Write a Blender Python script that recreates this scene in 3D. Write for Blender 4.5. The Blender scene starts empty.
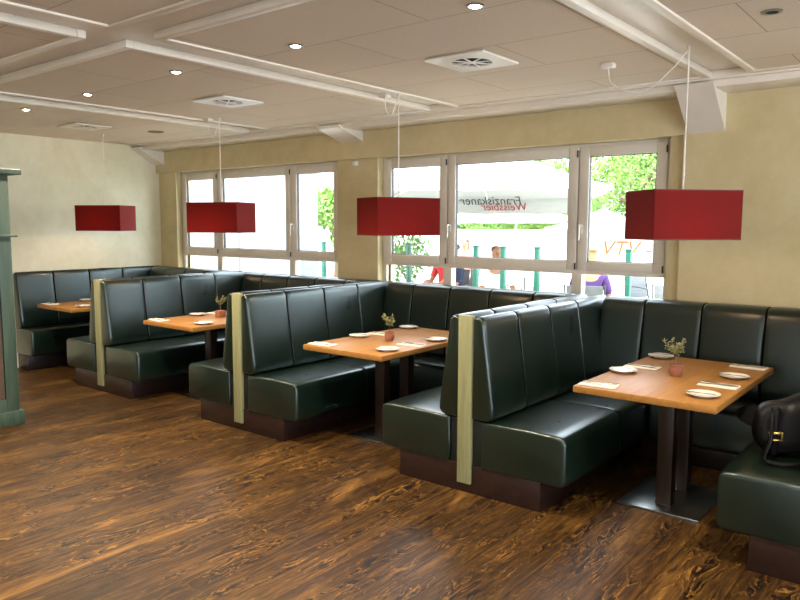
import bpy, bmesh, math, random
from mathutils import Vector, Matrix
random.seed(7)
PI = math.pi
scn = bpy.context.scene
COL = scn.collection

# ------------------------------------------------------------------ helpers
def lin(r, g, b):
    f = lambda c: (c/255/12.92) if c/255 <= .04045 else ((c/255+.055)/1.055)**2.4
    return (f(r), f(g), f(b), 1)

class NT:
    def __init__(s, name):
        s.m = bpy.data.materials.new(name); s.m.use_nodes = True
        s.t = s.m.node_tree; s.n = s.t.nodes; s.l = s.t.links
        s.b = s.n['Principled BSDF']; s.out = s.n['Material Output']
    def new(s, typ, **k):
        n = s.n.new(typ)
        for a, v in k.items():
            if a in n.inputs: n.inputs[a].default_value = v
            else: setattr(n, a, v)
        return n
    def link(s, a, b): s.l.new(a, b)
    def coords(s, scale=(1, 1, 1), rot=(0, 0, 0), kind='Object'):
        tc = s.n.new('ShaderNodeTexCoord'); mp = s.n.new('ShaderNodeMapping')
        mp.inputs['Scale'].default_value = scale; mp.inputs['Rotation'].default_value = rot
        s.link(tc.outputs[kind], mp.inputs['Vector']); return mp.outputs['Vector']
    def noise(s, vec, scale, detail=4, rough=.55, dist=0):
        n = s.new('ShaderNodeTexNoise'); n.inputs['Scale'].default_value = scale
        n.inputs['Detail'].default_value = detail; n.inputs['Roughness'].default_value = rough
        n.inputs['Distortion'].default_value = dist
        s.link(vec, n.inputs['Vector']); return n.outputs['Fac']
    def ramp(s, fac, stops):
        r = s.new('ShaderNodeValToRGB'); e = r.color_ramp.elements
        while len(e) < len(stops): e.new(.5)
        for i, (p, c) in enumerate(stops): e[i].position = p; e[i].color = c
        s.link(fac, r.inputs['Fac']); return r.outputs['Color']
    def mix(s, fac, a, b, mode='MIX'):
        n = s.new('ShaderNodeMix', data_type='RGBA', blend_type=mode)
        for v, i in ((fac, 0), (a, 6), (b, 7)):
            if hasattr(v, 'links'): s.link(v, n.inputs[i])
            else: n.inputs[i].default_value = v
        return n.outputs[2]
    def bump(s, h, strength=.2, dist=.01):
        b = s.new('ShaderNodeBump'); b.inputs['Strength'].default_value = strength
        b.inputs['Distance'].default_value = dist
        s.link(h, b.inputs['Height']); s.link(b.outputs['Normal'], s.b.inputs['Normal'])

def simple(name, c, rough=.5, metal=0, var=.12, vscale=8, bump=0, bscale=60, coat=0, **kw):
    t = NT(name); v = t.coords()
    c2 = tuple(x*(1-var) for x in c[:3])+(1,); c1 = tuple(min(1, x*(1+var)) for x in c[:3])+(1,)
    t.link(t.ramp(t.noise(v, vscale), [(.3, c2), (.7, c1)]), t.b.inputs['Base Color'])
    t.b.inputs['Roughness'].default_value = rough; t.b.inputs['Metallic'].default_value = metal
    t.b.inputs['Coat Weight'].default_value = coat
    for k, x in kw.items(): t.b.inputs[k.replace('_', ' ')].default_value = x
    if bump: t.bump(t.noise(v, bscale, 3), bump, .004)
    return t.m

def emis(name, c, s):
    t = NT(name); t.b.inputs['Base Color'].default_value = c
    t.b.inputs['Emission Color'].default_value = c; t.b.inputs['Emission Strength'].default_value = s
    return t.m

def mesh_obj(name, bm, mat, parent=None, smooth=True, ang=.6):
    bmesh.ops.remove_doubles(bm, verts=bm.verts, dist=1e-6)
    bmesh.ops.recalc_face_normals(bm, faces=bm.faces)
    me = bpy.data.meshes.new(name); bm.to_mesh(me); bm.free()
    if smooth:
        for p in me.polygons: p.use_smooth = True
        try: me.set_sharp_from_angle(angle=ang)
        except Exception: pass
    me.materials.append(mat)
    if any(p.material_index for p in me.polygons): me.materials.append(M_seam)
    o = bpy.data.objects.new(name, me); COL.objects.link(o)
    if parent: o.parent = parent
    return o

def empty(name, loc=(0, 0, 0), rz=0):
    o = bpy.data.objects.new(name, None); COL.objects.link(o); o.location = loc; o.rotation_euler = (0, 0, rz)
    o.empty_display_size = .1
    return o

def tag(o, label=None, cat=None, group=None, kind=None):
    for k, v in (('label', label), ('category', cat), ('group', group), ('kind', kind)):
        if v: o[k] = v
    return o

def copy_tree(o, parent=None):
    c = o.copy(); COL.objects.link(c); c.parent = parent
    for ch in list(o.children): copy_tree(ch, c)
    return c

def box(bm, x0, x1, y0, y1, z0, z1, bev=0, seg=2, mat=None):
    b2 = bmesh.new()
    bmesh.ops.create_cube(b2, size=1)
    bmesh.ops.transform(b2, matrix=Matrix.Translation(((x0+x1)/2, (y0+y1)/2, (z0+z1)/2)) @ Matrix.Diagonal((abs(x1-x0), abs(y1-y0), abs(z1-z0), 1)), verts=b2.verts)
    if bev: bmesh.ops.bevel(b2, geom=b2.edges[:], offset=bev, segments=seg, affect='EDGES', profile=.5)
    if mat is not None: bmesh.ops.transform(b2, matrix=mat, verts=b2.verts)
    merge(bm, b2)
    return bm

def merge(bm, b2):
    me = bpy.data.meshes.new('tmp'); b2.to_mesh(me); b2.free(); bm.from_mesh(me); bpy.data.meshes.remove(me)

def B(*a, **k): return box(bmesh.new(), *a, **k)

def lathe(bm, prof, seg=24, mat=None):
    b2 = bmesh.new(); rings = []
    for r, z in prof:
        if r < 1e-6: rings.append([b2.verts.new((0, 0, z))])
        else: rings.append([b2.verts.new((r*math.cos(2*PI*i/seg), r*math.sin(2*PI*i/seg), z)) for i in range(seg)])
    for a, b in zip(rings, rings[1:]):
        for i in range(seg):
            j = (i+1) % seg
            if len(a) == 1 and len(b) == 1: continue
            if len(a) == 1: b2.faces.new((a[0], b[i], b[j]))
            elif len(b) == 1: b2.faces.new((a[i], a[j], b[0]))
            else: b2.faces.new((a[i], a[j], b[j], b[i]))
    if mat is not None: bmesh.ops.transform(b2, matrix=mat, verts=b2.verts)
    merge(bm, b2); return bm

def tube(bm, pts, r, seg=8, radii=None):
    pts = [Vector(p) for p in pts]; rings = []; prev = None
    b2 = bmesh.new()
    for i, p in enumerate(pts):
        d = (pts[min(i+1, len(pts)-1)]-pts[max(i-1, 0)]).normalized()
        if prev is None: n = d.orthogonal().normalized()
        else:
            n = (prev-d*prev.dot(d)); n = n.normalized() if n.length > 1e-6 else d.orthogonal().normalized()
        prev = n; b = d.cross(n); rr = radii[i] if radii else r
        rings.append([b2.verts.new(p+rr*(n*math.cos(2*PI*k/seg)+b*math.sin(2*PI*k/seg))) for k in range(seg)])
    for a, b in zip(rings, rings[1:]):
        for k in range(seg): b2.faces.new((a[k], a[(k+1) % seg], b[(k+1) % seg], b[k]))
    b2.faces.new(rings[0][::-1]); b2.faces.new(rings[-1]); merge(bm, b2); return bm

def curve_pts(ctrl, n=24):
    """Catmull-Rom through control points"""
    P = [Vector(c) for c in ctrl]; P = [2*P[0]-P[1]]+P+[2*P[-1]-P[-2]]; out = []
    m = len(P)-3
    for i in range(m):
        for k in range(n//m+1):
            t = k/(n//m+1); a, b, c, d = P[i:i+4]
            out.append(.5*((2*b)+(c-a)*t+(2*a-5*b+4*c-d)*t*t+(3*b-a-3*c+d)*t**3))
    out.append(P[-2]); return out

def cushion(prof, v0, v1, seams, fmap, end0=True, end1=True, puff=.0035, seam_depth=.013):
    """padded cushion: profile polygon (u,z) swept along v, drawn in at the seams"""
    # outward normals
    n = len(prof); N = []
    area = sum(prof[i][0]*prof[(i+1) % n][1]-prof[(i+1) % n][0]*prof[i][1] for i in range(n))
    sg = 1 if area > 0 else -1
    for i in range(n):
        a = Vector(prof[i-1]); b = Vector(prof[i]); c = Vector(prof[(i+1) % n])
        d = ((b-a).normalized()+(c-b).normalized())
        N.append(Vector((d.y, -d.x)).normalized()*sg)
    bounds = [v0]+list(seams)+[v1]; st = []
    for k in range(len(bounds)-1):
        a, b = bounds[k], bounds[k+1]; L = b-a
        fr = [.0, .007, .017, .034, .1, .25, .5, .75, .9, .966, .983, .993]
        for f in fr:
            e = min(f, 1-f)
            edge = (k == 0 and f < .5 and end0) or (k == len(bounds)-2 and f > .5 and end1)
            if edge:
                D = .022; dd = e*L
                ins = D-math.sqrt(max(0, D*D-(D-min(dd, D))**2))
            else:
                ins = seam_depth*max(0, 1-e*L/.008)
            st.append((a+f*L, ins-puff*math.sin(PI*f)**.6 if not edge or e*L > .03 else ins-puff*math.sin(PI*f)**.6))
    st.append((v1, .022 if end1 else seam_depth))
    if end0: st.insert(1, (v0+.003, .012))
    bm = bmesh.new(); rings = []
    for v, ins in sorted(st):
        rings.append([bm.verts.new(fmap(prof[i][0]-N[i].x*ins, v, prof[i][1]-N[i].y*ins)) for i in range(n)])
    vs = [v for v, _ in sorted(st)]
    for k, (a, b) in enumerate(zip(rings, rings[1:])):
        mid = (vs[k]+vs[k+1])/2; groove = any(abs(mid-q) < .0055 for q in seams)
        for i in range(n):
            f = bm.faces.new((a[i], a[(i+1) % n], b[(i+1) % n], b[i]))
            if groove: f.material_index = 1
    bm.faces.new(rings[0]); bm.faces.new(rings[-1][::-1])
    return bm

# ------------------------------------------------------------------ materials
def m_plaster(name, a, b, c):
    t = NT(name); v = t.coords()
    n1 = t.noise(v, 1.1, 6, .6, .6); n2 = t.noise(v, 7, 5, .65)
    c1 = t.ramp(n1, [(.3, a), (.5, b), (.72, c)])
    col = t.mix(.35, c1, t.ramp(n2, [(.3, a), (.7, c)]))
    t.link(col, t.b.inputs['Base Color']); t.b.inputs['Roughness'].default_value = .62
    t.bump(n2, .15, .006); return t.m
M_wall = m_plaster('ochre_plaster', lin(192, 176, 130), lin(208, 193, 148), lin(221, 208, 168))
M_wallL = m_plaster('window_lit_plaster', lin(216, 211, 176), lin(231, 227, 198), lin(242, 239, 216))  # the wall plaster lightened: window light is put into its colour

def m_floor():
    t = NT('rustic_floor'); v = t.coords(rot=(0, 0, PI/2))
    br = t.new('ShaderNodeTexBrick', offset=.37, squash=1)
    br.inputs['Color1'].default_value = (1, 1, 1, 1); br.inputs['Color2'].default_value = (.42, .40, .38, 1)
    br.inputs['Mortar'].default_value = (.10, .08, .07, 1)
    br.inputs['Scale'].default_value = 1; br.inputs['Mortar Size'].default_value = .0035
    br.inputs['Mortar Smooth'].default_value = .5; br.inputs['Bias'].default_value = .1
    br.inputs['Brick Width'].default_value = 1.25; br.inputs['Row Height'].default_value = .155
    t.link(v, br.inputs['Vector'])
    g = t.noise(t.coords((9, .8, 1)), 4.5, 9, .66, .8)           # fine grain along the boards
    kn = t.noise(t.coords((5, 1.3, 1)), 2.2, 4, .5, .5)      # knots and worm-like figure
    mk = t.noise(t.coords((5.5, 1.1, 1)), 1.7, 5, .6, .6)          # where the figure gathers
    lt = t.noise(t.coords((3, .55, 1)), 1.5, 6, .65, 1.2)
    big = t.noise(t.coords((1, .8, 1)), .9, 3, .5, .4)
    col = t.ramp(g, [(.28, lin(38, 24, 11)), (.5, lin(70, 47, 21)), (.7, lin(104, 73, 33))])
    col = t.mix(t.ramp(lt, [(.54, (0, 0, 0, 1)), (.70, (.6, .6, .6, 1))]), col, lin(150, 108, 52))
    m1 = t.new('ShaderNodeMath', operation='MULTIPLY'); m1.inputs[1].default_value = 9; t.link(kn, m1.inputs[0])
    m2 = t.new('ShaderNodeMath', operation='FRACT'); t.link(m1.outputs[0], m2.inputs[0])
    worm = t.ramp(m2.outputs[0], [(.30, (0, 0, 0, 1)), (.45, (1, 1, 1, 1)), (.62, (1, 1, 1, 1)), (.75, (0, 0, 0, 1))])
    worm = t.mix(1, worm, t.ramp(mk, [(.47, (0, 0, 0, 1)), (.60, (1, 1, 1, 1))]), 'MULTIPLY')
    rim = t.ramp(m2.outputs[0], [(.76, (0, 0, 0, 1)), (.84, (1, 1, 1, 1)), (.90, (1, 1, 1, 1)), (.98, (0, 0, 0, 1))])
    rim = t.mix(1, rim, t.ramp(mk, [(.46, (0, 0, 0, 1)), (.60, (.7, .7, .7, 1))]), 'MULTIPLY')
    col = t.mix(rim, col, lin(156, 112, 50))
    col = t.mix(worm, col, lin(20, 13, 8))
    col = t.mix(.8, col, br.outputs['Color'], 'MULTIPLY')
    col = t.mix(.55, col, t.ramp(big, [(.36, (.5, .48, .46, 1)), (.6, (1.0, 1, 1, 1))]), 'MULTIPLY')
    t.link(col, t.b.inputs['Base Color'])
    t.link(t.ramp(g, [(.2, (.48, .48, .48, 1)), (.8, (.33, .33, .33, 1))]), t.b.inputs['Roughness'])
    t.b.inputs['Specular IOR Level'].default_value = .25
    t.bump(t.mix(.5, g, worm), .2, .006); return t.m
M_floor = m_floor()

def m_ceiling():
    t = NT('ceiling_board'); v = t.coords()
    br = t.new('ShaderNodeTexBrick', offset=.5)
    br.inputs['Color1'].default_value = lin(220, 209, 192); br.inputs['Color2'].default_value = lin(214, 202, 184)
    br.inputs['Mortar'].default_value = lin(150, 132, 110); br.inputs['Scale'].default_value = 1
    br.inputs['Mortar Size'].default_value = .004; br.inputs['Brick Width'].default_value = 1.25
    br.inputs['Row Height'].default_value = .62; br.inputs['Mortar Smooth'].default_value = .4
    mp = v.node; mp.inputs['Location'].default_value = (.3, .16, 0)
    t.link(v, br.inputs['Vector'])
    n = t.noise(v, 90, 3)
    t.link(t.mix(.25, br.outputs['Color'], t.ramp(n, [(.3, lin(200, 187, 168)), (.7, lin(226, 216, 200))])), t.b.inputs['Base Color'])
    t.b.inputs['Roughness'].default_value = .8; t.bump(n, .1, .002); return t.m
M_ceil = m_ceiling()
M_trim = simple('white_trim_paint', lin(232, 225, 212), .32, var=.03)
M_chan = simple('channel_paint', lin(228, 222, 210), .32, var=.03)
M_frame = simple('window_frame_paint', lin(226, 219, 206), .35, var=.03)
M_gasket = simple('black_gasket', lin(50, 45, 40), .5)
M_white_plastic = simple('white_plastic', lin(232, 228, 218), .3, var=.02)

def m_glass():
    t = NT('window_glass'); tr = t.new('ShaderNodeBsdfTransparent'); gl = t.new('ShaderNodeBsdfGlossy')
    gl.inputs['Roughness'].default_value = .02; tr.inputs['Color'].default_value = (.96, .98, .97, 1)
    lw = t.new('ShaderNodeLayerWeight'); pw = t.new('ShaderNodeMath', operation='POWER'); pw.inputs[1].default_value = 5
    t.link(lw.outputs['Facing'], pw.inputs[0]); ma = t.new('ShaderNodeMath', operation='MULTIPLY_ADD'); ma.inputs[1].default_value = .8; ma.inputs[2].default_value = .03
    t.link(pw.outputs[0], ma.inputs[0])
    mx = t.new('ShaderNodeMixShader'); t.link(ma.outputs[0], mx.inputs[0]); t.link(tr.outputs[0], mx.inputs[1]); t.link(gl.outputs[0], mx.inputs[2])
    t.link(mx.outputs[0], t.out.inputs['Surface']); return t.m
M_glass = m_glass()

def m_leather():
    t = NT('green_leather'); v = t.coords()
    n = t.noise(v, 2.5, 3, .5); f = t.noise(v, 160, 3, .5); w = t.noise(v, 11, 3, .5)
    t.link(t.ramp(n, [(.3, lin(6, 19, 12)), (.7, lin(10, 27, 18))]), t.b.inputs['Base Color'])
    t.link(t.ramp(n, [(.3, (.27, .27, .27, 1)), (.7, (.36, .36, .36, 1))]), t.b.inputs['Roughness'])
    t.b.inputs['Specular IOR Level'].default_value = .6; t.b.inputs['Specular Tint'].default_value = (.84, 1, .97, 1)
    t.b.inputs['Coat Weight'].default_value = .5; t.b.inputs['Coat Roughness'].default_value = .3
    h = t.mix(.35, f, w); t.bump(h, .12, .004); return t.m
M_leather = m_leather()
M_seam = simple('seam_groove', lin(7, 10, 8), .9, Specular_IOR_Level=.1)
M_core = simple('dark_leather_edge', lin(16, 22, 18), .45)

def m_wood(name, stops, scale=(1, 1, 1), sc=3, rough=.4, spec=.5, axis='Y', bump=.08):
    t = NT(name); s = {'Y': (8, .7, 8), 'X': (.7, 8, 8), 'Z': (8, 8, .7)}[axis]
    v = t.coords(s); g = t.noise(v, sc, 8, .6, .7)
    t.link(t.ramp(g, stops), t.b.inputs['Base Color']); t.b.inputs['Roughness'].default_value = rough
    t.b.inputs['Specular IOR Level'].default_value = spec; t.bump(g, bump, .003); return t.m
M_wenge = m_wood('dark_stained_wood', [(.3, lin(26, 14, 11)), (.7, lin(46, 27, 21))], rough=.38, axis='Z')
M_plinth = m_wood('plinth_wood', [(.3, lin(24, 12, 9)), (.7, lin(42, 23, 17))], rough=.35, axis='Y')
M_beech = m_wood('honey_beech_top', [(.25, lin(138, 92, 42)), (.5, lin(152, 106, 52)), (.75, lin(168, 122, 64))], sc=3, rough=.4, spec=.2, axis='Y', bump=.03)
M_strip = m_wood('pale_olive_oak_strip', [(.3, lin(118, 118, 82)), (.7, lin(146, 144, 104))], rough=.5, axis='Z')
M_steel = simple('brushed_steel', lin(165, 168, 165), .28, 1, var=.06)
M_chrome = simple('polished_cutlery_steel', lin(190, 190, 186), .18, 1, var=.02)
M_china = simple('cream_china', lin(236, 230, 216), .16, var=.02, coat=.4)
M_napkin = simple('white_paper_napkin', lin(240, 232, 216), .85, var=.03, bump=.1)
M_terra = simple('terracotta', lin(152, 96, 74), .8, var=.15, vscale=20, bump=.2)
M_soil = simple('potting_soil', lin(48, 34, 24), .95, var=.3, vscale=80)
M_stem = simple('olive_stem_bark', lin(120, 104, 80), .8)
M_leaf = simple('olive_leaf', lin(138, 140, 92), .5, var=.35, vscale=30)
M_cab = m_wood('dark_green_painted_wood', [(.3, lin(46, 64, 52)), (.7, lin(68, 84, 70))], rough=.42, axis='Z', bump=.1)
M_cabin = m_wood('brown_stained_inset', [(.3, lin(58, 42, 30)), (.7, lin(84, 62, 44))], rough=.5, axis='Z')

def m_shade():
    t = NT('red_fabric_shade'); v = t.coords()
    wv = t.noise(t.coords((60, 60, 2)), 6, 3); n = t.noise(v, 3, 3)
    c = t.mix(.5, t.ramp(wv, [(.3, lin(124, 26, 21)), (.7, lin(146, 34, 27))]), t.ramp(n, [(.3, lin(124, 27, 22)), (.7, lin(142, 34, 27))]))
    df = t.new('ShaderNodeBsdfPrincipled'); t.link(c, t.b.inputs['Base Color']); t.b.inputs['Roughness'].default_value = .55
    t.b.inputs['Sheen Weight'].default_value = .05; t.b.inputs['Specular IOR Level'].default_value = .12; t.b.inputs['Roughness'].default_value = .65
    tl = t.new('ShaderNodeBsdfTranslucent'); tl.inputs['Color'].default_value = lin(170, 30, 20)
    t.n.remove(df)
    mx = t.new('ShaderNodeMixShader'); mx.inputs[0].default_value = .28
    t.link(t.b.outputs[0], mx.inputs[1]); t.link(tl.outputs[0], mx.inputs[2]); t.link(mx.outputs[0], t.out.inputs['Surface'])
    return t.m
M_shade = m_shade()
M_cord = simple('white_cord', lin(242, 236, 226), .6)
M_bulb = emis('warm_bulb', (1, .62, .32, 1), 6)
M_down = emis('downlight_glow', (1, .86, .66, 1), 40)
M_dark = simple('dark_recess', lin(30, 26, 22), .7)

# ------------------------------------------------------------------ dimensions
XW, XE, YS, YN = -8.50, 4.2, -4.2, 5.50
ZC, ZT = 2.64, 2.675

def S(name, bm, mat, **k):
    o = mesh_obj(name, bm, mat, **k); o['kind'] = 'structure'; return o

# floor and walls
S('floor', B(XW-.2, XE+.2, YS-.2, YN+.3, -.12, 0), M_floor, smooth=False)
S('wall_west', B(XW-.2, XW, YS-.2, YN+.3, 0, 2.95), M_wallL, smooth=False)
bm = bmesh.new()
box(bm, XE, XE+.2, YS-.2, YN+.3, 0, .35); box(bm, XE, XE+.2, YS-.2, YN+.3, 2.45, 2.95)
for a, b in ((YS-.2, -3.2), (.2, .8), (4.4, YN+.3)): box(bm, XE, XE+.2, a, b, .35, 2.45)  # large openings added in this unseen wall to let in more daylight
S('wall_east', bm, M_wall, smooth=False)
bm = bmesh.new()   # south wall; unseen window opening added behind the viewer for fill light
box(bm, XW, XE, YS-.2, YS, 0, .9); box(bm, XW, XE, YS-.2, YS, 2.3, 2.95)
for a, b in ((XW, -1.6), (1.2, XE)): box(bm, a, b, YS-.2, YS, .9, 2.3)
S('wall_south', bm, M_wall, smooth=False)
# window wall: parapet, pilasters, header, solid part to the right, opening further right
bm = bmesh.new()
box(bm, XW, -1.74, 5.55, 5.80, 0, .98)
box(bm, XW, -8.13, 5.55, 5.80, .98, 2.305); box(bm, -5.27, -4.72, 5.55, 5.80, .98, 2.305)
box(bm, -1.845, -1.74, 5.55, 5.80, .98, 2.305)
box(bm, XW, -1.74, 5.50, 5.80, 2.305, 2.95)
box(bm, -1.74, .1, 5.50, 5.80, 0, 2.95)
box(bm, .1, 3.6, 5.50, 5.80, 0, .98); box(bm, .1, 3.6, 5.50, 5.80, 2.305, 2.95)
box(bm, 3.6, XE, 5.50, 5.80, 0, 2.95)
S('wall_north', bm, M_wall, smooth=False)

# ceiling: raised deck, lowered boards between channels
chx = [(-8.62, -8.50), (-6.20, -5.90), (-3.80, -3.52), (-1.48, -1.23), (.85, 1.12), (3.2, 3.45)]
chy = [(-2.6, -2.35), (-.28, -.03), (2.055, 2.30)]
S('ceiling', B(XW-.2, XE+.2, YS-.2, YN+.3, ZT, ZT+.2), M_chan, smooth=False)
xs = [(-8.50, -6.20), (-5.90, -3.80), (-3.52, -1.48), (-1.23, .85), (1.12, 3.2), (3.45, XE)]
ys = [(YS, -2.6), (-2.35, -.28), (-.03, 2.055), (2.30, 5.17)]
bm = bmesh.new(); fr = bmesh.new()
xs[0] = (XW, -6.20)
for a, b in xs:
    for c, d in ys:
        box(bm, a, b, c, d, ZC, ZT)
        w, p = .042, .012
        x0, x1, y0, y1 = a, b, c, d
        # moulding frame round each board field
        if a > XW+.01: box(fr, x0-.008, x0+w, y0+(w if c > YS+.01 else 0), y1-w, ZC-p, ZC+.03, .006)
        if b < XE-.01: box(fr, x1-w, x1+.008, y0+(w if c > YS+.01 else 0), y1-w, ZC-p, ZC+.03, .006)
        if c > YS+.01: box(fr, x0-.008, x1+.008, y0-.008, y0+w, ZC-p, ZC+.03, .006)
        box(fr, x0-.008, x1+.008, y1-w, y1+.008, ZC-p, ZC+.03, .006)
S('ceiling_boards', bm, M_ceil, smooth=False)
S('trim_ceiling', fr, M_trim)
# cornice box along the window wall
bm = bmesh.new(); box(bm, XW, XE, 5.20, YN, 2.572, ZT, .005); box(bm, XW, XE, 5.16, 5.21, 2.615, ZT, .008)
S('trim_cornice', bm, M_trim)
# raking knee braces under the cornice
def brace(x0, x1, zb, yt=5.14):
    bm = bmesh.new()
    P = [(yt, 2.60), (yt+.04, 2.575), (YN, zb), (YN, 2.60)]
    a = [bm.verts.new((x0, y, z)) for y, z in P]; b = [bm.verts.new((x1, y, z)) for y, z in P]
    bm.faces.new(a); bm.faces.new(b[::-1])
    for i in range(4): bm.faces.new((a[i], a[(i+1) % 4], b[(i+1) % 4], b[i]))
    return bm
for i, (a, b, z) in enumerate(((-1.71, -1.455, 2.31), (-5.17, -4.87, 2.47), (-8.56, -8.30, 2.40))):
    S('trim_%d' % (i+1), brace(a, b, z), M_trim, smooth=False)
# skirting
S('baseboard_west', B(XW, XW+.015, YS, 3.6, 0, .08, .004), M_trim)

# ------------------------------------------------------------------ windows
def frame_rect(bm, x0, x1, z0, z1, w, y0, y1, bev=.006):
    ww = w if isinstance(w, tuple) else (w, w, w, w)  # left,right,bottom,top
    box(bm, x0, x0+ww[0], y0, y1, z0, z1, bev); box(bm, x1-ww[1], x1, y0, y1, z0, z1, bev)
    box(bm, x0+ww[0], x1-ww[1], y0+.001, y1, z0, z0+ww[2], bev); box(bm, x0+ww[0], x1-ww[1], y0+.001, y1, z1-ww[3], z1, bev)
def make_window(name, x0, x1, j1, j2, yf=5.62, flip=False, handles=(1, 2)):
    """three casements over three fixed lights; y measured at the room face of the sashes"""
    root = empty(name, ((x0+x1)/2, yf, .98)); root['kind'] = 'structure'
    X = lambda v: v-(x0+x1)/2
    bm = bmesh.new()
    frame_rect(bm, X(x0), X(x1), 0, 1.325, (.045, .045, .07, .05), .012, .09)
    box(bm, X(x0)+.045, X(x1)-.045, .013, .09, .262, .305, .004)      # transom
    for j in (j1, j2): box(bm, X(j)-.045, X(j)+.045, .013, .09, .07, .27, .004); box(bm, X(j)-.03, X(j)+.03, .03, .09, .30, 1.28, .004)
    o = mesh_obj('window_frame', bm, M_frame, root)
    xe = [x0+.03, j1-.006, j1+.006, j2-.006, j2+.006, x1-.045]
    for k in range(3):
        a, b = xe[2*k], xe[2*k+1]
        bm = bmesh.new(); frame_rect(bm, X(a), X(b), .292, 1.305, (.085, .085, .078, .082), 0, .05, .008)
        sh = mesh_obj('sash', bm, M_frame, root)
        bm = bmesh.new(); frame_rect(bm, X(a)+.083, X(b)-.083, .368, 1.225, .007, .012, .04, 0)
        mesh_obj('glazing_gasket', bm, M_gasket, sh)
        mesh_obj('pane', B(X(a)+.088, X(b)-.088, .024, .030, .374, 1.22), M_glass, sh, smooth=False)
        mesh_obj('pane', B([X(x0)+.045, X(j1)+.045, X(j2)+.045][k], [X(j1)-.045, X(j2)-.045, X(x1)-.045][k], .044, .050, .07, .262), M_glass, root, smooth=False)
        if k in handles:
            bm = bmesh.new(); hx = X(a)+.03
            box(bm, hx-.013, hx+.013, -.012, .0, .60, .67, .004)
            tube(bm, curve_pts([(hx, -.005, .665), (hx, -.045, .665), (hx+.004, -.05, .65), (hx, -.05, .54)], 10), .008)
            mesh_obj('handle', bm, M_white_plastic, sh)
        for hz in (.33, 1.25):
            bm = bmesh.new(); lathe(bm, [(0, 0), (.007, 0), (.007, .055), (0, .055)], 8, Matrix.Translation((X(b)-.004, -.006, hz-.03)))
            mesh_obj('hinge', bm, M_gasket, sh)
    return root
make_window('window_1', -8.13, -5.27, -7.372, -6.058, handles=(2,))
make_window('window_2', -4.72, -1.845, -3.925, -2.611, handles=(1, 2))
make_window('window_3', .1, 3.6, 1.25, 2.4, yf=5.60)
make_window('added_window', -1.6, 1.2, -.7, .3, yf=-4.3, handles=())  # never in view, added behind the viewer to brighten the room
# ------------------------------------------------------------------ booths
back_prof = [(0, .47), (.09, .465), (.125, .475), (.145, .50), (.143, .56), (.108, .80), (.078, 1.00), (.073, 1.045), (.065, 1.075), (.048, 1.095), (.03, 1.098), (0, 1.085)]
def seat_prof(w): return [(0, .175), (w-.03, .175), (w-.008, .185), (w, .21), (w, .30), (w, .42), (w-.008, .447), (w-.03, .462), (w-.1, .468), (w*.5, .470), (0, .462)]
Y0, Y1 = 3.63, 5.485
def divider(cx, sides=(-1, 1)):
    root = empty('booth_bench', (cx, Y0, 0))
    for s in sides:
        f = lambda u, v, z, s=s: (s*(.052+u), v-Y0, z)
        mesh_obj('backrest', cushion(back_prof, Y0, Y1, (4.05, 4.49, 4.93), f, end1=False), M_leather, root, ang=1.2)
        f2 = lambda u, v, z, s=s: (s*(.115+u), v-Y0, z)
        mesh_obj('seat', cushion(seat_prof(.555), Y0, 5.19, (4.42,), f2, end1=False, puff=.004, seam_depth=.010), M_leather, root, ang=1.2)
    mesh_obj('partition', B(-.05, .05, .03, Y1-Y0, .17, 1.07, .01), M_core, root)
    mesh_obj('partition_edge', B(-.114, .114, .02, .06, .17, .46, .006), M_core, root)
    mesh_obj('plinth', B(-.515, .515, .012, 5.3-Y0, 0, .178, .004), M_plinth, root)
    tag(mesh_obj('end_strip', B(-.048, .048, -.008, .032, .06, 1.104, .004), M_strip, root), 'pale olive wooden strip')
    return root
DX = [-2.39, -4.555, -6.67, -.25]
dl = ['green leather double bench with pale end strip between the nearest and second dining tables',
      'green leather double bench with pale end strip between the second and third dining tables',
      'green leather double bench with pale end strip between the third and farthest dining tables',
      'green leather bench at the right edge carrying the black handbag']
for x, l in zip(DX, dl): tag(divider(x), l, 'bench', 'back-to-back booth benches')

# bench along the left wall
root = empty('booth_bench', (XW+.014, Y0, 0))
bp = [(u*1.0, z) for u, z in back_prof]
mesh_obj('backrest', cushion(bp, Y0, Y1, (4.05, 4.49, 4.93), lambda u, v, z: (u, v-Y0, z), end1=False), M_leather, root, ang=1.2)
mesh_obj('seat', cushion(seat_prof(.375), Y0, 5.19, (4.42,), lambda u, v, z: (u, v-Y0, z), end1=False, puff=.004, seam_depth=.010), M_leather, root, ang=1.2)
mesh_obj('plinth', B(0, .24, .012, 5.3-Y0, 0, .178, .004), M_plinth, root)
tag(root, 'green leather bench with its back against the left wall', 'bench')

wall_prof = [(0, .47), (.20, .465), (.245, .475), (.262, .50), (.262, .56), (.235, .80), (.20, 1.00), (.192, 1.045), (.175, 1.075), (.14, 1.093), (.06, 1.096), (0, 1.09)]
def wall_bench(xa, xb, seat_a, seat_b, label):
    mid = (xa+xb)/2; root = empty('upholstered_bench', (mid, YN, 0))
    seams = []; x = xa+.33
    while x < xb-.12: seams.append(x-mid); x += .413
    mesh_obj('backrest', cushion(wall_prof, xa-mid, xb-mid, seams, lambda u, v, z: (v, -.014-u, z), end0=False, end1=False), M_leather, root, ang=1.2)
    mesh_obj('seat', cushion(seat_prof(.60), seat_a-mid, seat_b-mid, (), lambda u, v, z: (v, -.014-u, z), puff=.004), M_leather, root, ang=1.2)
    mesh_obj('plinth', B(seat_a-mid-.1, seat_b-mid+.1, -.45, -.01, 0, .178, .004), M_plinth, root)
    tag(root, label, 'bench', 'benches under the windows')
wall_bench(-8.37, -6.67-.15, -8.10, -6.67-.68, 'green leather wall bench behind the farthest dining table')
wall_bench(-6.67+.15, -4.555-.15, -6.67+.68, -4.555-.68, 'green leather wall bench behind the third dining table')
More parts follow.
